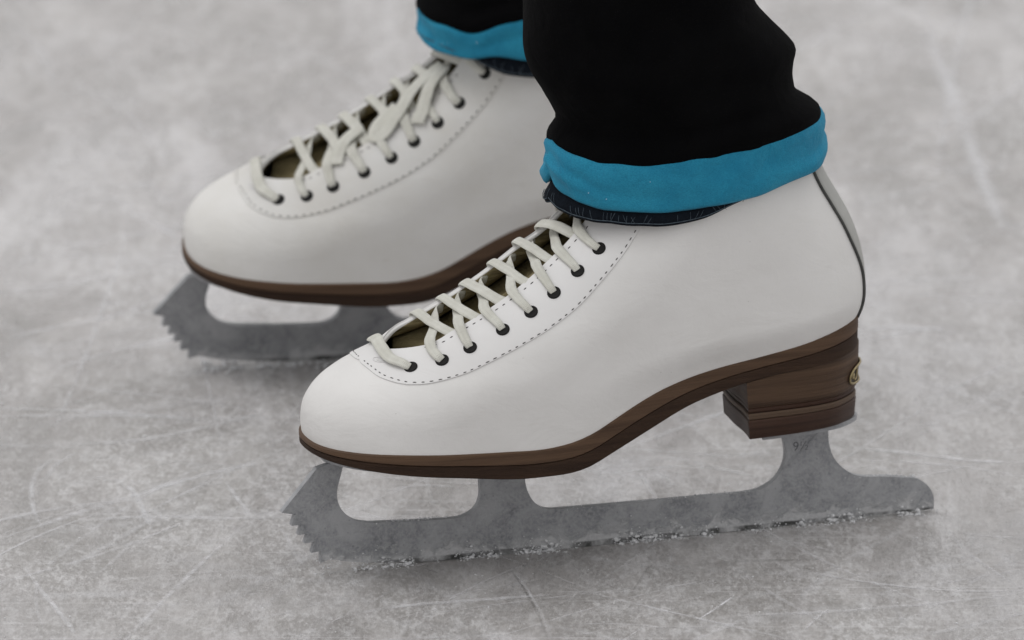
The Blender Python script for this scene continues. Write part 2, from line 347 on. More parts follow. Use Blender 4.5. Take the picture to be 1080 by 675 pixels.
# outer edge of the eyestay: two-valued below t=.36, so it is described by its lowest t at each s as well
OS_t=[.356,.352,.342,.328,.315,.302,.293,.291,.300,.316,.335,.362,.395,.455,.505,.565,.63,.715,.795,.86,.92]
OS_s=[0,3,10,16,21,28,34,38,44,47.5,50,52.5,54,57,58,57,53,47,42,38,34]
EY=[(.372,26.5),(.418,34),(.462,37),(.507,38.5),(.557,39),(.612,37.5),(.673,35.5),(.765,31.5),(.862,28)]
def edge_path(n=260):
    P=catmull([np.array([a*100,b]) for a,b in zip(OS_t,OS_s)],14); P[:,0]/=100; return P
def off(t,s,sd,d):
    return surf(t,s,sd)+nrm(t,s,sd)*d
def make_skate(label,style,group,lm,seed):
    root=empty('ice_skate',label,'ice skate',(0,0,0),group)
    nr=130; nc=74
    ts=np.concatenate([np.linspace(0,.06,8)[:-1],np.linspace(.06,.42,44)[:-1],np.linspace(.42,.47,12)[:-1],np.linspace(.47,1,46)])
    # --- upper shell
    V=[];row=[]
    for t in ts:
        r=[]
        for sd in (-1,1):
            L=rlen(t,sd); g=gap(t,sd)
            a=np.linspace(0,1,nc)
            for k in range(nc): r.append(len(V)); V.append(surf(t,g+(L-g)*a[k],sd))
        row.append(r)
    Fc=[]
    for i in range(len(ts)-1):
        for s0 in (0,nc):
            for k in range(nc-1):
                q=(row[i][s0+k],row[i][s0+k+1],row[i+1][s0+k+1],row[i+1][s0+k]); Fc.append(q if s0 else q[::-1])
    up=mesh('boot_upper',V,Fc,[lm,M['liner'],M['leather']],root); fixn(up)
    # make sure normals look outwards
    me=up.data; c=sum((v.co for v in me.vertices),Vector())/len(me.vertices)
    if sum((p.normal.dot(p.center-c))*p.area for p in me.polygons)<0: me.flip_normals()
    sm=up.modifiers.new('thick','SOLIDIFY'); sm.thickness=.0018; sm.offset=-1; sm.material_offset=1; sm.material_offset_rim=2
    # --- eyestay overlay: everything between the throat and the stitched edge
    EP=edge_path()
    def olow(sd):  # polygon test helper: for each s, lowest t ; for t, max s
        return EP
    imin=EP[:,0].argmin()
    hi_t,hi_s=EP[imin:,0],EP[imin:,1]      # rising branch: s(t)
    lo_t,lo_s=EP[:imin+1,0][::-1],EP[:imin+1,1][::-1]
    V=[];Fc=[]; ne=26
    tt=np.concatenate([np.linspace(EP[imin,0],.36,16)[:-1],np.linspace(.36,.42,10)[:-1],np.linspace(.42,.47,12)[:-1],np.linspace(.47,.92,40)])
    for sd in (-1,1):
        rows=[]
        for t in tt:
            s1=np.interp(t,hi_t,hi_s); s0=max(np.interp(t,lo_t,lo_s) if t<EP[0,0] else 0, gap(t,sd))
            r=[]
            for k in range(ne):
                s=s0+(s1-s0)*k/(ne-1); r.append(len(V)); V.append(off(t,max(s,.0001),sd,.08))
            rows.append(r)
        for i in range(len(rows)-1):
            for k in range(ne-1):
                q=(rows[i][k],rows[i][k+1],rows[i+1][k+1],rows[i+1][k]); Fc.append(q if sd>0 else q[::-1])
    es=mesh('eyestay',V,Fc,M['facing_worn'] if style['loose'] else M['facing'],up); fixn(es)
    me=es.data
    pz=sum((p.normal.z)*p.area for p in me.polygons)
    if pz<0: me.flip_normals()
    sm=es.modifiers.new('thick','SOLIDIFY'); sm.thickness=.0004; sm.offset=1
    bv=es.modifiers.new('round','BEVEL'); bv.width=.0002; bv.segments=2; bv.limit_method='ANGLE'; bv.angle_limit=math.radians(50)
    # --- stitching: small dark dashes
    V=[];Fc=[];UV=[]
    def dashes(path,step=3.4,ln=1.7,sd=-1,d=.55,w=.44):
        VV=(V,Fc,UV)
        pts=[];pr=[]
        for t,s in path: pts.append(surf(t,max(s,.01),sd)); pr.append((t,s))
        pts=np.array(pts); L=np.concatenate([[0],np.cumsum(np.linalg.norm(np.diff(pts,axis=0),axis=1))]); pr=np.array(pr)
        x=step*.5
        while x<L[-1]-ln:
            Q=[];NN=[]; lx=ln*random.uniform(.75,1.15)
            for k in range(4):
                q=x+lx*k/3; t=np.interp(q,L,pr[:,0]); s=np.interp(q,L,pr[:,1])
                nn=nrm(t,max(s,.3),sd); Q.append(surf(t,max(s,.01),sd)+nn*(d-.25*(abs(k-1.5)/1.5)**2)); NN.append(nn)
            sweep(Q,NN,[w*.6,w,w,w*.6],[.3,.45,.45,.3],6,VV[0],VV[1],VV[2]); x+=step*random.uniform(.93,1.07)
    Q2=EP*np.array([110.,1.]); tg_=np.gradient(Q2,axis=0); tg_/=np.linalg.norm(tg_,axis=1)[:,None]
    nn_=np.stack([tg_[:,1],-tg_[:,0]],1); nn_=np.where((nn_[:,0:1]+(-nn_[:,1:2]))>0,nn_,-nn_); Q2=(Q2+nn_*1.1)/np.array([110.,1.])
    inner=[(a,b) for a,b in Q2 if b>1.5]
    for sd in (1,-1):
        V=[];Fc=[];UV=[]; dashes([(t,s) for t,s in inner if t<.9],sd=sd); mesh('stitching',V,Fc,M['thread'],up)
        V=[];Fc=[];UV=[]; dashes([(t,gap(t,sd)+3.6) for t in np.linspace(.452,.86,60)],sd=sd,step=3.6,ln=1.7); mesh('edge_stitching',V,Fc,M['thread'],up)
    # --- stamped round mark at the front of the eyestay (shallow ring)
    V=[];Fc=[];UV=[]
    for (dt,ds,rt,rs) in ((.385,10,.013,4.2),(.385,10,.006,1.8)):
        Q=[];NN=[]
        for k in range(25):
            a=2*math.pi*k/24; t=dt+rt*math.cos(a)*.9; s=ds+rs*math.sin(a); Q.append(off(t,s,-1,.60)); NN.append(nrm(t,s,-1))
        sweep(Q,NN,[.5]*25,[.25]*25,6,V,Fc,UV)
    mesh('pressed_mark',V,Fc,M['facing'],es)
    # --- tongue: from under the near facing, down across to the foot of the far flank
    V=[];Fc=[];rows=[]
    for t in np.linspace(.425,.97,56):
        r=[]; gn,gf=gap(t,-1),gap(t,1)
        A=off(t,gn+6,-1,-4.2); B=off(t,gf+21,1,-3.0); Cc=off(t,max(gn*.45,.1),-1,-8.0)
        A0=off(t,gn+14,-1,-4.5)
        pts=catmull([A0,A,Cc,(Cc+B)/2+nrm(t,.5,1)*(-2.2),B],6)
        for k,p in enumerate(pts):
            r.append(len(V)); V.append(p+nrm(t,.5,-1)*(.7*mnoise.noise(Vector((t*30+seed,k*.3,seed)))))
        rows.append(r)
    for i in range(len(rows)-1):
        for k in range(len(rows[0])-1): Fc.append((rows[i][k],rows[i][k+1],rows[i+1][k+1],rows[i+1][k]))
    tg=mesh('tongue',V,Fc,[M['tongue'],M['tongue_olive']],root,midx=[0 if (q%(len(rows[0])-1))<9 else 1 for q in range(len(Fc))]); fixn(tg); s=tg.modifiers.new('thick','SOLIDIFY'); s.thickness=.003; s.offset=0
    # --- back strip with its dark seam
    BT=[.06,.165,.245,.325,.405,.475,.56,.635,.71,.79,.84,.90,.98]
    BS=[256.5,254,249,239,228,212,186,167,149,136,124,112,96]
    V=[];Fc=[];rows=[]
    for t in np.linspace(.02,.98,70):
        r=[]; L=rlen(t)
        for k in range(0): pass
        w=float(spl([0,.2,.38,.5,.63,.84,1],[14,15.5,18,20.5,21,20.2,19],t))
        for k in range(15):
            x=-1+2*k/14; sd=-1 if x<0 else 1; Ls=rlen(t,sd); r.append(len(V)); V.append(off(t,Ls-abs(x)*w,sd,.0) if abs(x)>1e-6 else off(t,L-.4,-1,0))
        rows.append(r)
    for i in range(len(rows)-1):
        for k in range(14): Fc.append((rows[i][k],rows[i][k+1],rows[i+1][k+1],rows[i+1][k]))
    bs=mesh('back_strip',V,Fc,M['backstay'],up); fixn(bs)
    if sum(p.normal.x*p.area for p in bs.data.polygons)<0: bs.data.flip_normals()
    s=bs.modifiers.new('thick','SOLIDIFY'); s.thickness=.0007; s.offset=1
    V=[];Fc=[];UV=[]
    for sd in (-1,1):
        Q=[];NN=[]
        for t in np.linspace(.02,.97,60):
            L=rlen(t,sd); ss=L-(float(spl([0,.2,.38,.5,.63,.84,1],[14,15.5,18,20.5,21,20.2,19],t)))-.6; nn=nrm(t,ss,sd); Q.append(surf(t,ss,sd)+nn*.55); NN.append(nn)
        ww=[1.15+.25*mnoise.noise(Vector((i*.3,seed,0))) for i in range(60)]
        sweep(Q,NN,ww,[1.3]*60,8,V,Fc,UV)
    mesh('seam_piping',V,Fc,M['piping'],bs)
    # --- sole: wall follows the bottom ring, two layers
    u,h,z=ring(0,90)
    def sole_layer(name,top,bot,offs,m):
        V=[];Fc=[]; prof=[(0,offs-.7,0),(0,offs,.12),(1,offs,-.12),(1,offs-.8,0)]
        nb=len(u); out=[]
        cols=[]
        for sd in (-1,1):
            for i in range(nb):
                du=np.gradient(u)[i]; dh=np.gradient(h)[i]; l=math.hypot(du,dh)+1e-9
                nx,ny=-dh/l,du/l
                if i==0: nx,ny=-1,0
                if i==nb-1: nx,ny=1,0
                pts=[]
                a,b=top(u[i]),bot(u[i])
                for f,o,_ in prof:
                    zz=a+(b-a)*f + (-.5 if (f==0 and o==offs) else (.5 if (f==1 and o==offs) else 0))
                    pts.append(np.array([u[i]+nx*o,sd*(max(h[i]+ny*o,0)),zz]))
                cols.append(pts)
        for pts in cols: V+=pts
        idx=lambda sd,i,j:(sd*nb+i)*4+j
        for sdi in (0,1):
            for i in range(nb-1):
                for j in range(3): Fc.append((idx(sdi,i,j),idx(sdi,i+1,j),idx(sdi,i+1,j+1),idx(sdi,i,j+1)))
        for i in range(nb-1):
            for j in (0,3): Fc.append((idx(0,i,j),idx(0,i+1,j),idx(1,i+1,j),idx(1,i,j)))
        o=mesh(name,V,Fc,m,root); fixn(o); auto(o,50); return o
    st=lambda x: float(sole_top(x))+.4
    def sb(x): return float(sole_bot(x))
    mid=lambda x: st(x)-(st(x)-sb(x))*.50
    sole_layer('midsole',st,lambda x:mid(x)+.05,1.0,M['sole_hi'])
    sole_layer('outsole',lambda x:mid(x)+.35,sb,.85,M['sole_lo'])
    # --- heel: stacked lifts
    def hout(zv):
        """outline of the heel at height zv (near breast corner -> back -> far breast corner)"""
        f=np.clip((zv-47)/28,0,1)
        bx=93.5-3.0*f; 
        A=[(bx+.5,-27-3.6*f),(104,-26-4.2*f),(115.5,-24.6-5.4*f),(125.7,-22.2-6.8*f),(134.5,-18.9-6.6*f),(142+.5*f,-13.2-5.2*f),(147.6+1.0*f,-6.8-3.0*f),(149.4+1.2*f,0),(147.6+1.0*f,6.8+3*f),(142+.5*f,13.2+5.2*f),(134.5,18.9+6.6*f),(125.7,22.2+6.8*f),(113,22.5+6*f),(104,19+7*f),(98,13+7*f)]
        P=catmull([np.array(a) for a in A],5)
        br=catmull([np.array(a) for a in [A[-1],(bx+3.6,4+3*f),(bx+2.6,-6),(bx+2.2,-16),(bx+1.2,-24),A[0]]],4)
        return np.vstack([P,br[1:-1]])
    heel=None
    ztop=lambda x: sb(x)-.1
    def lift(name,z0,z1,o_,m,parent,top=None):
        n=len(hout(50)); V=[];Fc=[]
        levels=[(z0,-.5),(z0+.5,0),(z1-.5,0),(z1,-.5)] if top is None else [(z0,-.5),(z0+.5,0)]+[(z0+(k),0) for k in (2,5,9)]+[(None,0)]
        for zl,oo in levels:
            P=hout(zl if zl is not None else 72); cx=P.mean(0)
            tg=np.roll(P,-1,0)-np.roll(P,1,0); nn=np.stack([tg[:,1],-tg[:,0]],1); nn/=np.linalg.norm(nn,axis=1)[:,None]
            if ((P-cx)*nn).sum()<0: nn=-nn
            for p,q in zip(P,nn):
                p2=p+q*(o_+oo); V.append((p2[0],p2[1],zl if zl is not None else ztop(p2[0])))
        m_=len(levels)
        for i in range(m_-1):
            for k in range(n): a=i*n+k; b=i*n+(k+1)%n; Fc.append((a,b,b+n,a+n))
        Fc.append(tuple(range(n))[::-1]); Fc.append(tuple((m_-1)*n+k for k in range(n)))
        o=mesh(name,V,Fc,m,parent); fixn(o); auto(o,45); return o
    heel=lift('heel',60.6,0,.1,M['heel_a'],root,top=True)
    lift('heel_layer',58.2,60.55,-.5,M['heel_c'],heel)
    lift('heel_layer',55.4,58.15,.1,M['heel_b'],heel)
    lift('top_lift',47.0,55.35,.35,M['heel_c'],heel)
    # --- badge wrapped round the back of the heel
    def heelpt(arc,zv,d):
        P=hout(zv)[:71]; i0=35; S=np.concatenate([[0],np.cumsum(np.linalg.norm(np.diff(P,axis=0),axis=1))]); S-=S[i0]
        arc=arc-9.5; x=np.interp(arc,S,P[:,0]); y=np.interp(arc,S,P[:,1]); e=.8
        tx=np.interp(arc+e,S,P[:,0])-np.interp(arc-e,S,P[:,0]); ty=np.interp(arc+e,S,P[:,1])-np.interp(arc-e,S,P[:,1])
        nn=np.array([ty,-tx,0]); nn/=np.linalg.norm(nn); 
        if nn[0]<0 and abs(nn[0])>.2: nn=-nn
        return np.array([x,y,zv])+nn*d,nn
    zc=67.0; HW=12.5; HH=3.9
    V=[];Fc=[];UV=[]
    Q=[];NN=[]
    for k in range(61):
        a=2*math.pi*k/60; c,s=math.cos(a),math.sin(a)
        ar=HW*math.copysign(abs(c)**.75,c); zz=zc+HH*math.copysign(abs(s)**.8,s); p,nn=heelpt(ar,zz,.9); Q.append(p); NN.append(nn)
    sweep(Q,NN,[1.0]*61,[.9]*61,8,V,Fc,UV)
    # writing inside: a round dot and a hooked letter at the end that shows
    def stroke(pts,w=.9):
        Q=[];NN=[]
        for a_,z_ in catmull([np.array(p) for p in pts],5): p,nn=heelpt(a_,zc+z_,.8); Q.append(p); NN.append(nn)
        sweep(Q,NN,[w]*len(Q),[.7]*len(Q),6,V,Fc,UV)
    sgn=-1
    stroke([(sgn*9.0,-1.2),(sgn*8.3,-.2),(sgn*9.0,.9),(sgn*9.8,.1),(sgn*9.3,-1.0)],1.3)
    stroke([(sgn*7.0,-1.6),(sgn*6.0,-2.2),(sgn*5.3,-1.4),(sgn*5.2,0),(sgn*5.2,2.3)],.9)
    bd=mesh('heel_badge',V,Fc,M['gold'],heel)
    V=[];Fc=[]
    for k in range(41):
        a=-1+2*k/40; hh=HH*(max(0,1-abs(a)**3))**.5
        for q in (-1,1): V.append(heelpt(a*(HW-.3),zc+q*hh,.45)[0])
    for k in range(40): Fc.append((2*k,2*k+2,2*k+3,2*k+1))
    mesh('badge_inlay',V,Fc,M['badge_dark'],bd)
    # --- blade
    bx=style.get('blade_dx',0)
    sharp=[(-84.5,44.5),(-99.6,27.2),(-94.0,25.9),(-95.4,21.2),(-91.2,21.3),(-92.6,17.0),(-88.6,17.2),(-89.9,13.2),(-85.6,13.6),(-87.0,8.9),(-82.8,9.4),(-83.2,4.2),(-79.2,5.6)]
    bot=[(-79.2,5.6),(-72,3.9),(-60,2.2),(-45,.9),(-20,.15),(15,0),(60,.15),(100,.4),(140,.9),(170,1.1),(186.3,1.4)]
    tail=[(186.3,1.4),(186.5,4.5),(185.9,8),(183.4,12),(179.1,15.2),(176,15.9)]
    tl2=[(176,15.9),(165,17.6),(153.5,18.8),(148.8,20.6),(144.4,24),(140.8,28.7),(139,34.3),(138.6,40),(139.5,46)]
    rs=[(115.5,46.2),(118.0,40),(119.6,34.5),(119.6,29),(118.0,24.6),(114.2,20.2),(108,17.2),(101,16.4)]
    run=[(101,16.4),(83,16.6),(60,16.8),(30,17.1),(18,17.3)]
    ms=[(18,17.3),(13.4,18.2),(9.0,21.5),(6.2,26.4),(5.1,32),(5.8,38),(6.2,44)]
    ms2=[(-14.6,46),(-14.5,38),(-14.2,31),(-14.3,25.5),(-16.5,20.8),(-21.9,18),(-29,17.6)]
    w1=[(-29,17.6),(-45,18.2),(-62,19.3)]
    ws=[(-62,19.3),(-67.5,20.6),(-72.2,23.9),(-75.3,28.7),(-75.9,34.1),(-74.6,39.5),(-72.5,47.5)]
    def cm(a,n=5): return [tuple(p) for p in catmull([np.array(q) for q in a],n)]
    sb2=lambda x:float(sole_bot(x))-2.2
    pts=[(a,min(b,sb2(a)+.5)) for a,b in sharp]+cm(bot,4)[1:]+cm(tail,6)[1:]+cm(tl2)[1:]+[(139.5,47.0-1.8)]+cm(rs)+run[1:]+cm(ms)[1:]+cm(ms2)+w1[1:]+cm(ws)[1:]
    # drop exact repeats
    Q=[pts[0]]
    for p in pts[1:]:
        if math.hypot(p[0]-Q[-1][0],p[1]-Q[-1][1])>.15: Q.append(p)
    bm=bmesh.new(); th=1.7
    f=[bm.verts.new(((x+bx)*MM,-th*MM,zz*MM)) for x,zz in Q]; g=[bm.verts.new(((x+bx)*MM,th*MM,zz*MM)) for x,zz in Q]
    bm.faces.new(f); bm.faces.new(g[::-1])
    for k in range(len(Q)): bm.faces.new((f[k],f[(k+1)%len(Q)],g[(k+1)%len(Q)],g[k])[::-1])
    bmesh.ops.recalc_face_normals(bm,faces=bm.faces); bmesh.ops.triangulate(bm,faces=[q for q in bm.faces if len(q.verts)>4],ngon_method='BEAUTY')
    me=bpy.data.meshes.new('blade'); bm.to_mesh(me); bm.free()
    bl=link('blade',me,M['steel'],root,False)
    bv=bl.modifiers.new('edge','BEVEL'); bv.width=.00018; bv.segments=2; bv.limit_method='ANGLE'; bv.angle_limit=math.radians(40)
    # mounting plates with screws
    V=[];Fc=[]
    xs=np.linspace(-84,9,30)
    for x in xs:
        hh=26*min(1,math.sqrt(max(0,1-((-60-x)/26)**2)) if x<-60 else 1)*(1 if x<-5 else 1-.25*((x+5)/14)**2)
        hh=max(hh,4)
        for yy,dz in ((-hh,0),(hh,0),(hh,-2.3),(-hh,-2.3)): V.append((x+bx,yy,float(sole_bot(x))-.15+dz))
    for i in range(29):
        for k in range(4): a=i*4+k; b=i*4+(k+1)%4; Fc.append((a,b,b+4,a+4))
    Fc+= [(0,1,2,3),(116,119,118,117)]
    o=mesh('mounting_plate',V,Fc,M['steel'],bl,False); fixn(o)
    P=hout(47); cx=np.array([124,-1.]); V=[];Fc=[]; n=len(P)
    for zz in (47.0-.1,44.9):
        for p in P:
            q=cx+(p-cx)*np.array([.90,.84]); V.append((q[0]+4.2,q[1],zz))
    for k in range(n): Fc.append((k,(k+1)%n,(k+1)%n+n,k+n))
    Fc+= [tuple(range(n)),tuple(range(n,2*n))[::-1]]
    o=mesh('mounting_plate',V,Fc,M['steel'],bl,False); fixn(o)
    # stamped size marks
    for body,loc,sz,rot in (('9½',(126.5+bx,-th*MM*1000-.02,32.6),5.6,0),('9',(-4+bx,-th-.02,34.5),5.0,.1)):
        cu=bpy.data.curves.new('t','FONT'); cu.body=body; cu.size=sz*MM; cu.extrude=.00006; cu.align_x='CENTER'; cu.offset=-.00005
        to=bpy.data.objects.new('t',cu); COL.objects.link(to); bpy.context.view_layer.update()
        me=bpy.data.meshes.new_from_object(to); bpy.data.objects.remove(to)
        so=link('size_stamp',me,M['stamp'],bl,False); so.location=Vector(loc)*MM; so.rotation_euler=(math.pi/2,rot,0)
    # --- eyelets
    for i,(t,s) in enumerate(EY):
        for sd in (-1,1):
            p=off(t,s,sd,.62); nn=Vector(nrm(t,s,sd)); 
            V=[];Fc=[]; n=18; q=nn.to_track_quat('Z','Y').to_matrix()
            prof=[(0,.06),(1.6,.08),(2.1,.16),(2.4,.30),(2.7,.26),(2.85,.05),(2.85,-.8)]
            for r,zz in prof:
                for k in range(n):
                    a=2*math.pi*k/n; V.append(np.array(Vector(p)+q@Vector((r*math.cos(a),r*math.sin(a),zz))))
            for j in range(len(prof)-1):
                for k in range(n): a=j*n+k; b=j*n+(k+1)%n; Fc.append((a,b,b+n,a+n))
            e=mesh('eyelet',V,Fc,M['eyelet'],es)
            fixn(e)
    # --- shoelace
    V=[];Fc=[];UV=[]; rs_=np.random.RandomState(seed)
    def run_lace(K,W=6.2,T=1.9,n=7,uo=0,taper=(True,True)):
        pts=catmull([k[0] for k in K],n); nn=catmull([k[1] for k in K],n); m=len(pts)
        L=np.concatenate([[0],np.cumsum(np.linalg.norm(np.diff(pts,axis=0),axis=1))])
        ww=[];tt=[]
        for i in range(m):
            a=L[i]; b=L[-1]-L[i]; f=1.
            if taper[0]: f=min(f,.74+.26*min(1,a/12))
            if taper[1]: f=min(f,.74+.26*min(1,b/12))
            j=1+.10*mnoise.noise(Vector((L[i]*.12,uo*3.1+seed,0)))
            ww.append(W*f*j); tt.append(T*(1+(1-f)*1.6))
            pts[i]+=nn[i]*.25*mnoise.noise(Vector((L[i]*.2,uo*1.7,seed)))
        sweep(pts,nn,ww,tt,14,V,Fc,UV,uo)
    def K(t,s,sd,d): return (off(t,s,sd,d),nrm(t,max(s,.5),sd))
    SIL=[.445,.490,.530,.575,.635,.700,.780,.840,.90]
    def sl(i,s,sd):   # level along the lace of eyelet i when it is s mm from the ridge
        t0,s0=EY[i]; f=np.clip(1-s/s0,0,1); return t0+(SIL[i]-t0)*f**.5
    # front bar
    t,s=EY[0]; run_lace([K(t,s-.6,-1,.3),K(t+.003,s-3.5,-1,1.9),K(t+.020,s*.55,-1,2.1),K(t+.052,s*.12,-1,2.4),K(t+.056,s*.25,1,2.2),K(t+.02,s*.7,1,2.0),K(t,s-.6,1,.3)],W=5.1,T=1.35)
    for i in range(1,len(EY)):
        t,s=EY[i]; step=(EY[i+1][0]-t) if i+1<len(EY) else .08
        for sd in (-1,1):
            ge=gap(sl(i,18,sd),sd); tn=sl(i,15,-sd)
            if sd<0: te=SIL[i]+.012+rs_.uniform(-.003,.003); ed=-.3
            else: te=sl(i,gap(tn,-1),-1)+step*.60+rs_.uniform(-.005,.005); ed=-.2
            g2=gap(te,-sd)
            teg=sl(i,ge,sd) if sd<0 else SIL[i]-.006
            if sd>0: ge=gap(teg,1)
            lk=lambda q:(t+(teg-t)*q,s+(ge-s)*q)
            a=K(*lk(.03),sd,.25); b=K(*lk(.20),sd,1.45); c=K(*lk(.6),sd,1.5); d=K(*lk(.97),sd,1.9)
            e1=K(te,g2+.5,-sd,ed) if sd>0 else K(te,g2+1.8,1,-3.0); e2=K(te+.008,g2+5,-sd,-3.8) if sd>0 else K(te+.004,g2+5,1,-1.2)
            mid=((d[0]+e1[0])/2+nrm(te,.5,-1)*(1.7 if sd>0 else -.2)+rs_.uniform(-.9,.9,3),nrm(te,.5,-1))
            run_lace([a,b,c,d,mid,e1,e2],W=4.4+rs_.uniform(-.5,.5),T=1.25,uo=i*7+sd*3,taper=(True,False))
    if style['loose']:
        # slack loops of the tied bow lying over the facing
        for lp in style['loops']:
            run_lace([K(*k) for k in lp],W=6.8,T=1.1,uo=rs_.uniform(0,50),taper=(False,False),n=9)
    mesh('shoelace',V,Fc,M['lace'],root,uv=UV)
    return root
NEAR=ground_at(540,583); FAR=ground_at(397,376)+np.array([0,0,.0004])
near=make_skate('sharp white leather ice skate in front, whole blade and wooden heel showing',{'loose':False,'blade_dx':0},None,M['leather'],3)
near.location=NEAR; near.rotation_euler=(0,0,math.radians(19))
loops=[[(.85,4,-1,2),(.79,7,-1,4.5),(.735,11,-1,5.0),(.68,16,-1,3.6),(.645,19,-1,2.6),(.615,22,-1,2.2),(.605,20,-1,1.8),(.63,15,-1,2.2),(.69,11,-1,2.8)],
       [(.85,8,-1,2),(.80,12,-1,4.0),(.745,18,-1,3.4),(.705,23,-1,2.6),(.672,27,-1,2.2),(.66,29,-1,2.0)],
       [(.61,9,-1,1.4),(.575,12,-1,2.6),(.545,16,-1,2.0),(.525,20,-1,1.4),(.51,24,-1,1.6)]]
far=make_skate('blurred white leather ice skate behind, its heel hidden by the front boot',{'loose':True,'blade_dx':-3,'loops':loops},None,M['leather_worn'],9)
far.location=FAR; far.rotation_euler=(math.radians(FAR_ROLL),math.radians(FAR_PITCH),math.radians(FAR_YAW))
# ------------------------------------------------------------------ trousers
def plan(th,z,C_):
    """C_: dict of splines over z: front u, back u, half width"""
    fu=float(spl(C_['z'],C_['f'],z)); bu=float(spl(C_['z'],C_['b'],z)); hw=float(spl(C_['z'],C_['h'],z))
    yc=float(spl(C_['z'],C_.get('y',[0]*len(C_['z'])),z))
    uc=(fu+bu)/2; a=(bu-fu)/2; x=-math.cos(th); y=-math.sin(th)
    return np.array([uc+a*x,yc+hw*y,z]), np.array([x/a*hw,y,0])/np.linalg.norm([x/a*hw,y,0])
def per(tab,th):
    """periodic table over degrees, th rad; near side angles given, far side mirrored"""
    d=math.degrees(th)%360
    if d>180: d=360-d
    return float(spl([a for a,_ in tab],[b for _,b in tab],d))
def trouser(root,frame,C_,lo,hi,nav,nspan,seed,zt):
    ax=frame
    nt_=120
    # black tube
    zs=np.concatenate([np.linspace(158,240,42),np.linspace(246,zt,26)]); V=[];Fc=[]
    for z in zs:
        for k in range(nt_):
            th=2*math.pi*k/nt_; p,nn=plan(th,z,C_)
            w=1.6*mnoise.noise(Vector((math.cos(th)*1.3+seed,math.sin(th)*1.3,z*.05)))+2.2*mnoise.noise(Vector((math.cos(th)*.9,math.sin(th)*.9+seed,z*.022+z*.0)))
            w+=1.2*math.sin(z*.16+2.4*math.sin(th+seed)+1.3*math.cos(2*th))*math.exp(-((z-195)/30)**2)
            f=np.clip((z-170)/12,0,1)
            tuck=-4.5*(1-np.clip((z-(per(hi,th)-7))/5,0,1)); bulge=(1.2+1.2*max(0,-math.cos(th)))*math.exp(-((z-(per(hi,th)+3.2))/3.6)**2)-1.6*math.exp(-((z-(per(hi,th)+9.5))/2.6)**2)
            V.append(p+nn*(w*f+tuck+bulge))
    n=nt_
    for i in range(len(zs)-1):
        for k in range(n): a=i*n+k; b=i*n+(k+1)%n; Fc.append((a,b,b+n,a+n))
    Fc.append(tuple((len(zs)-1)*n+k for k in range(n)))
    tr=mesh('trouser_leg',V,Fc,M['black'],root); fixn(tr)
    tr.location=frame[0]; tr.rotation_euler=(0,0,frame[1])
    # blue turned-up hem
    nb=200; V=[];Fc=[]
    prof=[(-.5,.06),(1.2,.0),(2.3,.05),(2.7,.12),(2.85,.2),(2.9,.28),(2.95,.36),(3.0,.44),(3.0,.52),(3.05,.6),(3.1,.7),(3.2,.8),(3.1,.92),(2.4,1.0),(1.2,1.03),(.1,.99),(-.6,.9),(-1.0,.6),(-1.0,.3)]
    for k in range(nb):
        th=2*math.pi*k/nb; zl,zh=per(lo,th),per(hi,th)
        for o,f in prof:
            z=zl+(zh-zl)*f; p,nn=plan(th,165,C_); p[2]=z
            w=1.1*mnoise.noise(Vector((math.cos(th)*2.0+seed,math.sin(th)*2.0,f*1.3)))+.7*mnoise.noise(Vector((math.cos(th)*5+seed,math.sin(th)*5,f*2.5)))
            w+=.8*math.sin(f*6+2.2*math.cos(th*1.5+seed))*(.3+f*(1-f)*2)
            fc=.42+.16*math.sin(th*1.7+seed)+.08*math.sin(th*4+1); w+=1.3*math.exp(-((f-fc+.12)/.13)**2)*(.5+.5*math.sin(th*2.3+seed*.7))-1.0*math.exp(-((f-fc-.08)/.07)**2)*(.5+.5*math.sin(th*2.3+seed*.7))
            zw=.5*mnoise.noise(Vector((math.cos(th)*4,math.sin(th)*4+seed,9)))
            V.append(p+nn*(o+w-2.6-2.2*max(0,f-.35)*max(0,-math.cos(th)))+np.array([0,0,zw]))
    m_=len(prof)
    for k in range(nb):
        for j in range(m_): a=k*m_+j; b=k*m_+(j+1)%m_; c=((k+1)%nb)*m_+j; d=((k+1)%nb)*m_+(j+1)%m_; Fc.append((a,b,d,c))
    hm=mesh('turned_up_hem',V,Fc,M['blue'],tr); fixn(hm)
    # navy overlocked edge peeping out below
    V=[];Fc=[]; prof=[(-4.0,.9),(-3.4,.9),(-1.2,.62),(.9,.32),(1.2,.12),(.5,0),(-1.2,.05),(-4.0,.3)]
    stitches=[]
    for k in range(nb):
        th=2*math.pi*k/nb; zl=per(lo,th); zn=per(nav,th)
        for j,(o,f) in enumerate(prof):
            z=zn+(zl+5-zn)*f; p,nn=plan(th,165,C_); p[2]=z
            w=1.1*mnoise.noise(Vector((math.cos(th)*2.0+seed,math.sin(th)*2.0,0)))+.9*mnoise.noise(Vector((math.cos(th)*6+seed,math.sin(th)*6,5)))
            fr=per(nspan,th)
            V.append(p+nn*(o+w+fr-2.0)+np.array([0,0,.4*mnoise.noise(Vector((th*6,seed,0)))]))
            if j in (3,4): stitches.append((k,j,V[-1],nn))
    m_=len(prof)
    for k in range(nb):
        for j in range(m_): a=k*m_+j; b=k*m_+(j+1)%m_; c=((k+1)%nb)*m_+j; d=((k+1)%nb)*m_+(j+1)%m_; Fc.append((a,b,d,c))
    nv=mesh('overlocked_edge',V,Fc,M['navy'],tr); fixn(nv)
    V=[];Fc=[];UV=[]; R=random.Random(seed)
    ups=[q for q in stitches if q[1]==3]; dns=[q for q in stitches if q[1]==4]
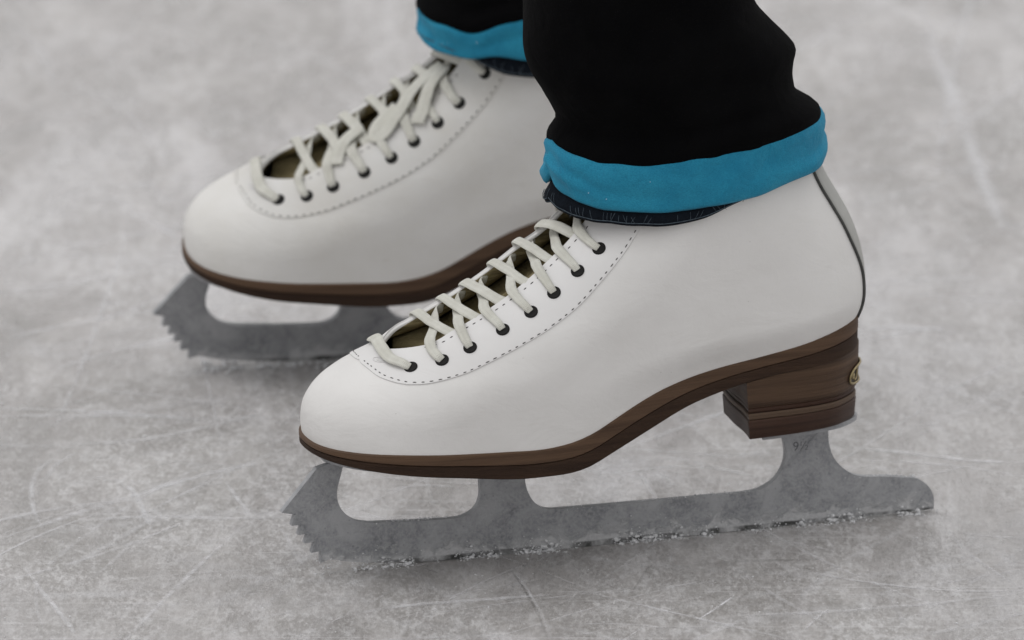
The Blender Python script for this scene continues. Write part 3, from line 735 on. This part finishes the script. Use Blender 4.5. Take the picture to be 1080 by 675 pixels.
    for k in range(0,nb,1):
        if R.random()<.5: continue
        a=ups[k]; b=dns[(k+R.choice((-1,0,1)))%nb]
        p0=a[2]+a[3]*.25; p1=b[2]+b[3]*.35
        p0=p0+np.array([0,0,R.uniform(.3,1.6)])-a[3]*.2
        sweep([p0,(p0+p1)/2+a[3]*.35,p1],[a[3]]*3,[.17]*3,[.17]*3,5,V,Fc,UV)
        if R.random()<.35:   # loose fibres
            q=p1+np.array([R.uniform(-1.3,1.3),R.uniform(-.8,.8),R.uniform(-1.3,-.1)])+b[3]*R.uniform(0,1.2)
            sweep([p1,(p1+q)/2+b[3]*.4,q],[b[3]]*3,[.16]*3,[.16]*3,5,V,Fc,UV)
    P=[d[2]+d[3]*.3 for d in dns]; 
    sweep(P,[d[3] for d in dns],[.35]*nb,[.3]*nb,5,V,Fc,UV)
    mesh('overlock_thread',V,Fc,M['navy_thread'],nv)
    # lint specks on the cloth
    for k in range(3):
        th=R.uniform(.5,1.9); f=R.uniform(.2,.8); z=per(lo,th)+(per(hi,th)-per(lo,th))*f; p,nn=plan(th,165,C_); p[2]=z; p=p+nn*1.3; r=R.uniform(.18,.3)
        V=[p+np.array(d)*r*R.uniform(.6,1.3) for d in ((1,0,0),(-1,0,0),(0,1,0),(0,-1,0),(0,0,1),(0,0,-1))]
        mesh('lint',V,[(0,2,4),(2,1,4),(1,3,4),(3,0,4),(2,0,5),(1,2,5),(3,1,5),(0,3,5)],M['speck'],hm,False)
    return tr
person=empty('person','skater cropped at the calves, in black trousers with turned-up blue hems over dark edging','person',tuple((NEAR+FAR)/2))
CN=dict(z=[140,158,165,172,178,184,192,201,207,212,219,226,240,300,400,560],
        f=[17,16.5,15.7,17.5,19.5,20.5,16,10.5,8.6,8,8,8,7,-6,-35,-70],
        b=[134,134,134,134,131.5,127.5,121.5,119.6,119,115,109,104,102,98,92,92],
        h=[43.5,44,44,44,43.5,43.5,44.5,46,47,47,47.5,48,50,52,55,60])
lo=[(0,159),(6,155),(19.4,152),(34,150),(50,149.5),(66,149.4),(81,150.5),(95,152.2),(108,154),(127,157),(154,158.3),(180,158.5)]
hi=[(0,173),(16,171.2),(28.5,170),(45.6,169.4),(61.2,169.4),(71.6,171.6),(81,173.4),(95,175.2),(108,176.6),(123,178),(140,179),(180,179)]
nav=[(0,147.5),(12,145.3),(23,144.6),(39,144),(58,143.6),(72,144),(83,146.2),(95,150.2),(110,154),(140,158),(180,159)]
ns=[(0,.6),(30,.2),(60,-.4),(90,-1.6),(110,-4),(180,-6)]
def rel(o): return Vector(o)-person.location
trouser(person,(rel(NEAR),math.radians(19)),CN,lo,hi,nav,ns,2,560)
CF=dict(CN); CF=dict(z=CN['z'],f=[x+FLX for x in CN['f']],b=[x+FLX for x in CN['b']],h=CN['h'],y=[FLY]*len(CN['z']))
CF['f']=[(x+2 if z<186 else FFU(z)) for x,z in zip(CF['f'],CN['z'])]
loF=[(0,152.6),(17,150.1),(29,149.2),(41,148),(56,150.1),(72,148.9),(100,151),(130,155),(180,158)]
hiF=[(0,166),(12,163.9),(29,162.5),(43,160.2),(61,166.1),(72,169.7),(110,173),(180,176)]
navF=[(0,155),(30,152),(41,149.6),(45,148.6),(52,145.5),(61,142.6),(73,141.2),(100,143),(140,154),(180,158)]
trouser(person,(rel(FAR),math.radians(FAR_YAW)),CF,[(a,b+FLZ) for a,b in loF],[(a,b+FLZ) for a,b in hiF],[(a,b+FLZ) for a,b in navF],ns,5,560)
# ------------------------------------------------------------------ ice
V=[(-6,-5,0),(6,-5,0),(6,20,0),(-6,20,0)]
ice=mesh('ice',[(-15,-6,0),(15,-6,0),(15,40,0),(-15,40,0)],[(0,1,2,3)],M['ice'],None,False,scale=1); ice['kind']='structure'
# skate scratches lying on the ice
SC=[  # pixel path in the photo, width mm, brightness, strength
 ([(-20,575),(70,545),(150,520),(230,497),(330,478)],6,1,.5),([(60,552),(150,545),(250,547),(340,545)],6,1,.4),
 ([(120,505),(140,518),(152,540),(162,565)],4,1,.5),([(60,480),(38,500),(34,530),(45,560)],3.5,1,.55),([(85,475),(60,490),(45,512)],3,1,.4),
 ([(235,505),(252,528),(268,548)],3,1,.5),([(296,555),(308,578),(322,600)],3,1,.4),([(20,590),(45,625),(70,655),(85,680)],3,1,.5),
 ([(60,630),(110,600),(150,560)],2.5,1,.35),([(968,-5),(985,50),(1008,110),(1030,170),(1052,225),(1075,260)],10,1,.5),
 ([(1058,-10),(1010,20),(960,60)],7,1,.25),([(860,182),(940,178),(1010,180),(1090,176)],7,1,.35),([(880,470),(960,478),(1030,486),(1090,489)],6,1,.6),
 ([(890,300),(960,296),(1090,290)],7,1,.3),([(900,350),(950,345),(1020,352)],8,1,.5),([(1010,562),(1050,566),(1085,568)],3,1,.6),
 ([(735,655),(758,640),(775,628)],1.8,1,1),([(845,668),(862,652),(876,640)],1.8,1,.5),
 ([(535,595),(552,620),(566,645),(580,680)],1.6,0,.55),([(538,597),(556,622),(570,646),(584,680)],2,1,.4),([(665,628),(676,610),(684,598)],1.5,0,.35),
 ([(600,628),(680,622),(760,612),(850,600)],3,1,.3),([(340,655),(420,640),(520,632),(600,626)],5,1,.45),([(700,600),(790,592),(880,590)],5,0,.25),
 ([(-10,360),(60,345),(130,330),(190,300)],7,1,.35),([(-10,285),(70,270),(160,268)],6,1,.35),([(20,180),(110,165),(210,170)],8,1,.22),
 ([(-10,60),(120,110),(190,190)],8,1,.22),([(0,20),(40,50),(60,110)],8,1,.25),([(120,220),(160,235),(190,255)],6,1,.4),([(200,20),(330,60),(440,120)],9,1,.18),
 ([(0,400),(90,410),(190,420),(300,440)],6,1,.25),([(60,470),(140,465),(260,440),(300,425)],5,1,.3),([(930,610),(945,640),(960,680)],3,1,.3),
 ([(985,545),(1030,590),(1085,625)],3,1,.3),([(620,470),(700,476),(780,480),(820,470)],5,1,.35),([(640,500),(720,492),(800,500)],5,1,.3),
 ([(400,520),(440,512),(500,515)],4,1,.4),([(930,20),(990,5),(1060,-10)],8,1,.25),([(900,120),(980,110),(1080,112)],8,1,.2)]
R=random.Random(5)
for k in range(420):
    x=R.uniform(-60,1140); y=R.uniform(30,690); a=R.gauss(-.15,.4)+(0 if R.random()<.6 else R.uniform(-1.3,1.3)); L=R.uniform(40,260); c=R.uniform(-.15,.15)
    pth=[(x+L*q*math.cos(a+c*q),y+L*q*math.sin(a+c*q)*.6) for q in (-1,-.33,.33,1)]
    wd=R.choice([1,1.5,2,3,5,8,14,20]); SC.append((pth,wd,1,R.uniform(.10,.42) if wd<6 else R.uniform(.05,.16)))
V=[];Fc=[];UV=[];TN=[]
for pth,w,br,st_ in SC:
    P=catmull([ground_at(*p)[:2]*1000 for p in pth],10); P=np.array(P); tg=np.gradient(P,axis=0); tg/=np.linalg.norm(tg,axis=1)[:,None]; nn=np.stack([-tg[:,1],tg[:,0]],1); b=len(V); z=.12+.03*(len(TN)%97)/97
    zz=.10+R.random()*.12; m=len(P)
    for i in range(m):
        e=min(1,4*min(i,m-1-i)/m+.0); ww=w*(.35+.65*e)*.5
        for q in (-1,1): V.append((P[i][0]+nn[i][0]*ww*q,P[i][1]+nn[i][1]*ww*q,zz)); UV.append((i/m,(q+1)/2)); TN.append((br,min(1,st_*1.35)*e,0,1))
    for i in range(m-1): Fc.append((b+2*i,b+2*i+2,b+2*i+3,b+2*i+1))
sco=mesh('ice_scratches',V,Fc,M['scratch'],None,False,uv=UV); sco['kind']='stuff'
ca=sco.data.color_attributes.new('tone','FLOAT_COLOR','POINT')
for i,c in enumerate(TN): ca.data[i].color=c
sco.visible_shadow=True
# shaved snow: crumbs beside and on the blades, sparse grains on the ice
ICO=bmesh.new(); bmesh.ops.create_icosphere(ICO,subdivisions=1,radius=1); ICO.verts.ensure_lookup_table()
iv=np.array([v.co[:] for v in ICO.verts]); ifc=[[v.index for v in f.verts] for f in ICO.faces]; ICO.free()
V=[];Fc=[]
def crumb(p,r,flat=.6):
    b=len(V); s=np.array([R.uniform(.6,1.4),R.uniform(.6,1.4),R.uniform(.5,1.1)*flat])*r
    j=1+.35*(rng.rand(len(iv))-.5)*2
    a=R.uniform(0,6.28); ca_,sa=math.cos(a),math.sin(a)
    for v,jj in zip(iv,j):
        q=v*s*jj; V.append((p[0]+q[0]*ca_-q[1]*sa,p[1]+q[0]*sa+q[1]*ca_,p[2]+q[2]))
    for f in ifc: Fc.append(tuple(b+i for i in f))
def bladept(org,yaw,u,y,z):
    X=np.array([math.cos(yaw),math.sin(yaw)]); Y=np.array([-math.sin(yaw),math.cos(yaw)])
    q=org[:2]*1000+X*u+Y*y; return (q[0],q[1],z)
yn=math.radians(19)
clump=lambda u,s: mnoise.noise(Vector((u*.045,s,0)))+.5*mnoise.noise(Vector((u*.16,s,3)))
for k in range(5000):
    u=R.uniform(-86,188); side=-1 if R.random()<.75 else 1
    c=clump(u,1.0)
    if c<R.uniform(-.25,.45): continue
    if R.random()<.68: crumb(bladept(NEAR,yn,u,side*(2.2+abs(R.gauss(0,.5))),max(0.2,R.expovariate(1/1.7))+(2.2 if u<-70 else .0)),R.choice([.12,.15,.2,.25,.3,.4]),.9)
    else: crumb(bladept(NEAR,yn,u,side*(2.0+abs(R.gauss(0,2.2))),R.uniform(.0,.3)),R.choice([.15,.2,.25,.3,.4,.55]),.6)
for k in range(1500):
    u=R.uniform(-80,120); side=-1 if R.random()<.75 else 1
    if clump(u,4.0)<R.uniform(-.3,.4): continue
    crumb(bladept(FAR,math.radians(FAR_YAW),u,side*(2.4+abs(R.gauss(0,4)))-2,R.uniform(.0,1.2)),R.uniform(.3,1.1),.8)
for k in range(700):
    u=R.uniform(-86,188)
    if clump(u,1.0)<R.uniform(-.1,.5): continue
    crumb(bladept(NEAR,yn,u,-(2.0+abs(R.gauss(0,.7))),max(.1,R.expovariate(1/1.2))+(2.0 if u<-70 else 0)),R.uniform(.5,1.15),.8)
for k in range(260):  # frost on top edges of the runner
    u=R.choice([R.uniform(18,104),R.uniform(145,180),R.uniform(-60,-28)]); zt_=16.9 if u<110 else 18.6
    if u<0: zt_=18.6
    crumb(bladept(NEAR,yn,u,R.uniform(-1.8,1.8),zt_+R.uniform(-.3,.2)-(0 if u<150 else (u-150)*.07)),R.uniform(.12,.42),.8)
for k in range(1500):
    px,py=R.uniform(-80,1160),R.uniform(-60,720); g=ground_at(px,py)*1000
    crumb((g[0],g[1],.1),R.choice([.2,.25,.3,.35,.5,.8 if R.random()<.12 else .3]),.7)
sn=mesh('snow_crumbs',V,Fc,M['snow'],None,True); sn['kind']='stuff'
# ------------------------------------------------------------------ light
w=bpy.data.worlds.new('World'); scene.world=w; w.use_nodes=True; bg=w.node_tree.nodes['Background']; bg.inputs[0].default_value=(.99,.985,.985,1); bg.inputs[1].default_value=WORLD
def area(name,loc,size,power,col,target=(0,0,.05)):
    l=bpy.data.lights.new(name,'AREA'); l.shape='RECTANGLE'; l.size,l.size_y=size; l.energy=power; l.color=col
    o=bpy.data.objects.new(name,l); COL.objects.link(o); o.location=loc; o.rotation_euler=(Vector(target)-Vector(loc)).to_track_quat('-Z','Y').to_euler(); return o
for a in LIGHTS: area(*a)
scene.view_settings.view_transform='Standard'; scene.view_settings.look='None'; scene.view_settings.exposure=0; scene.view_settings.gamma=1
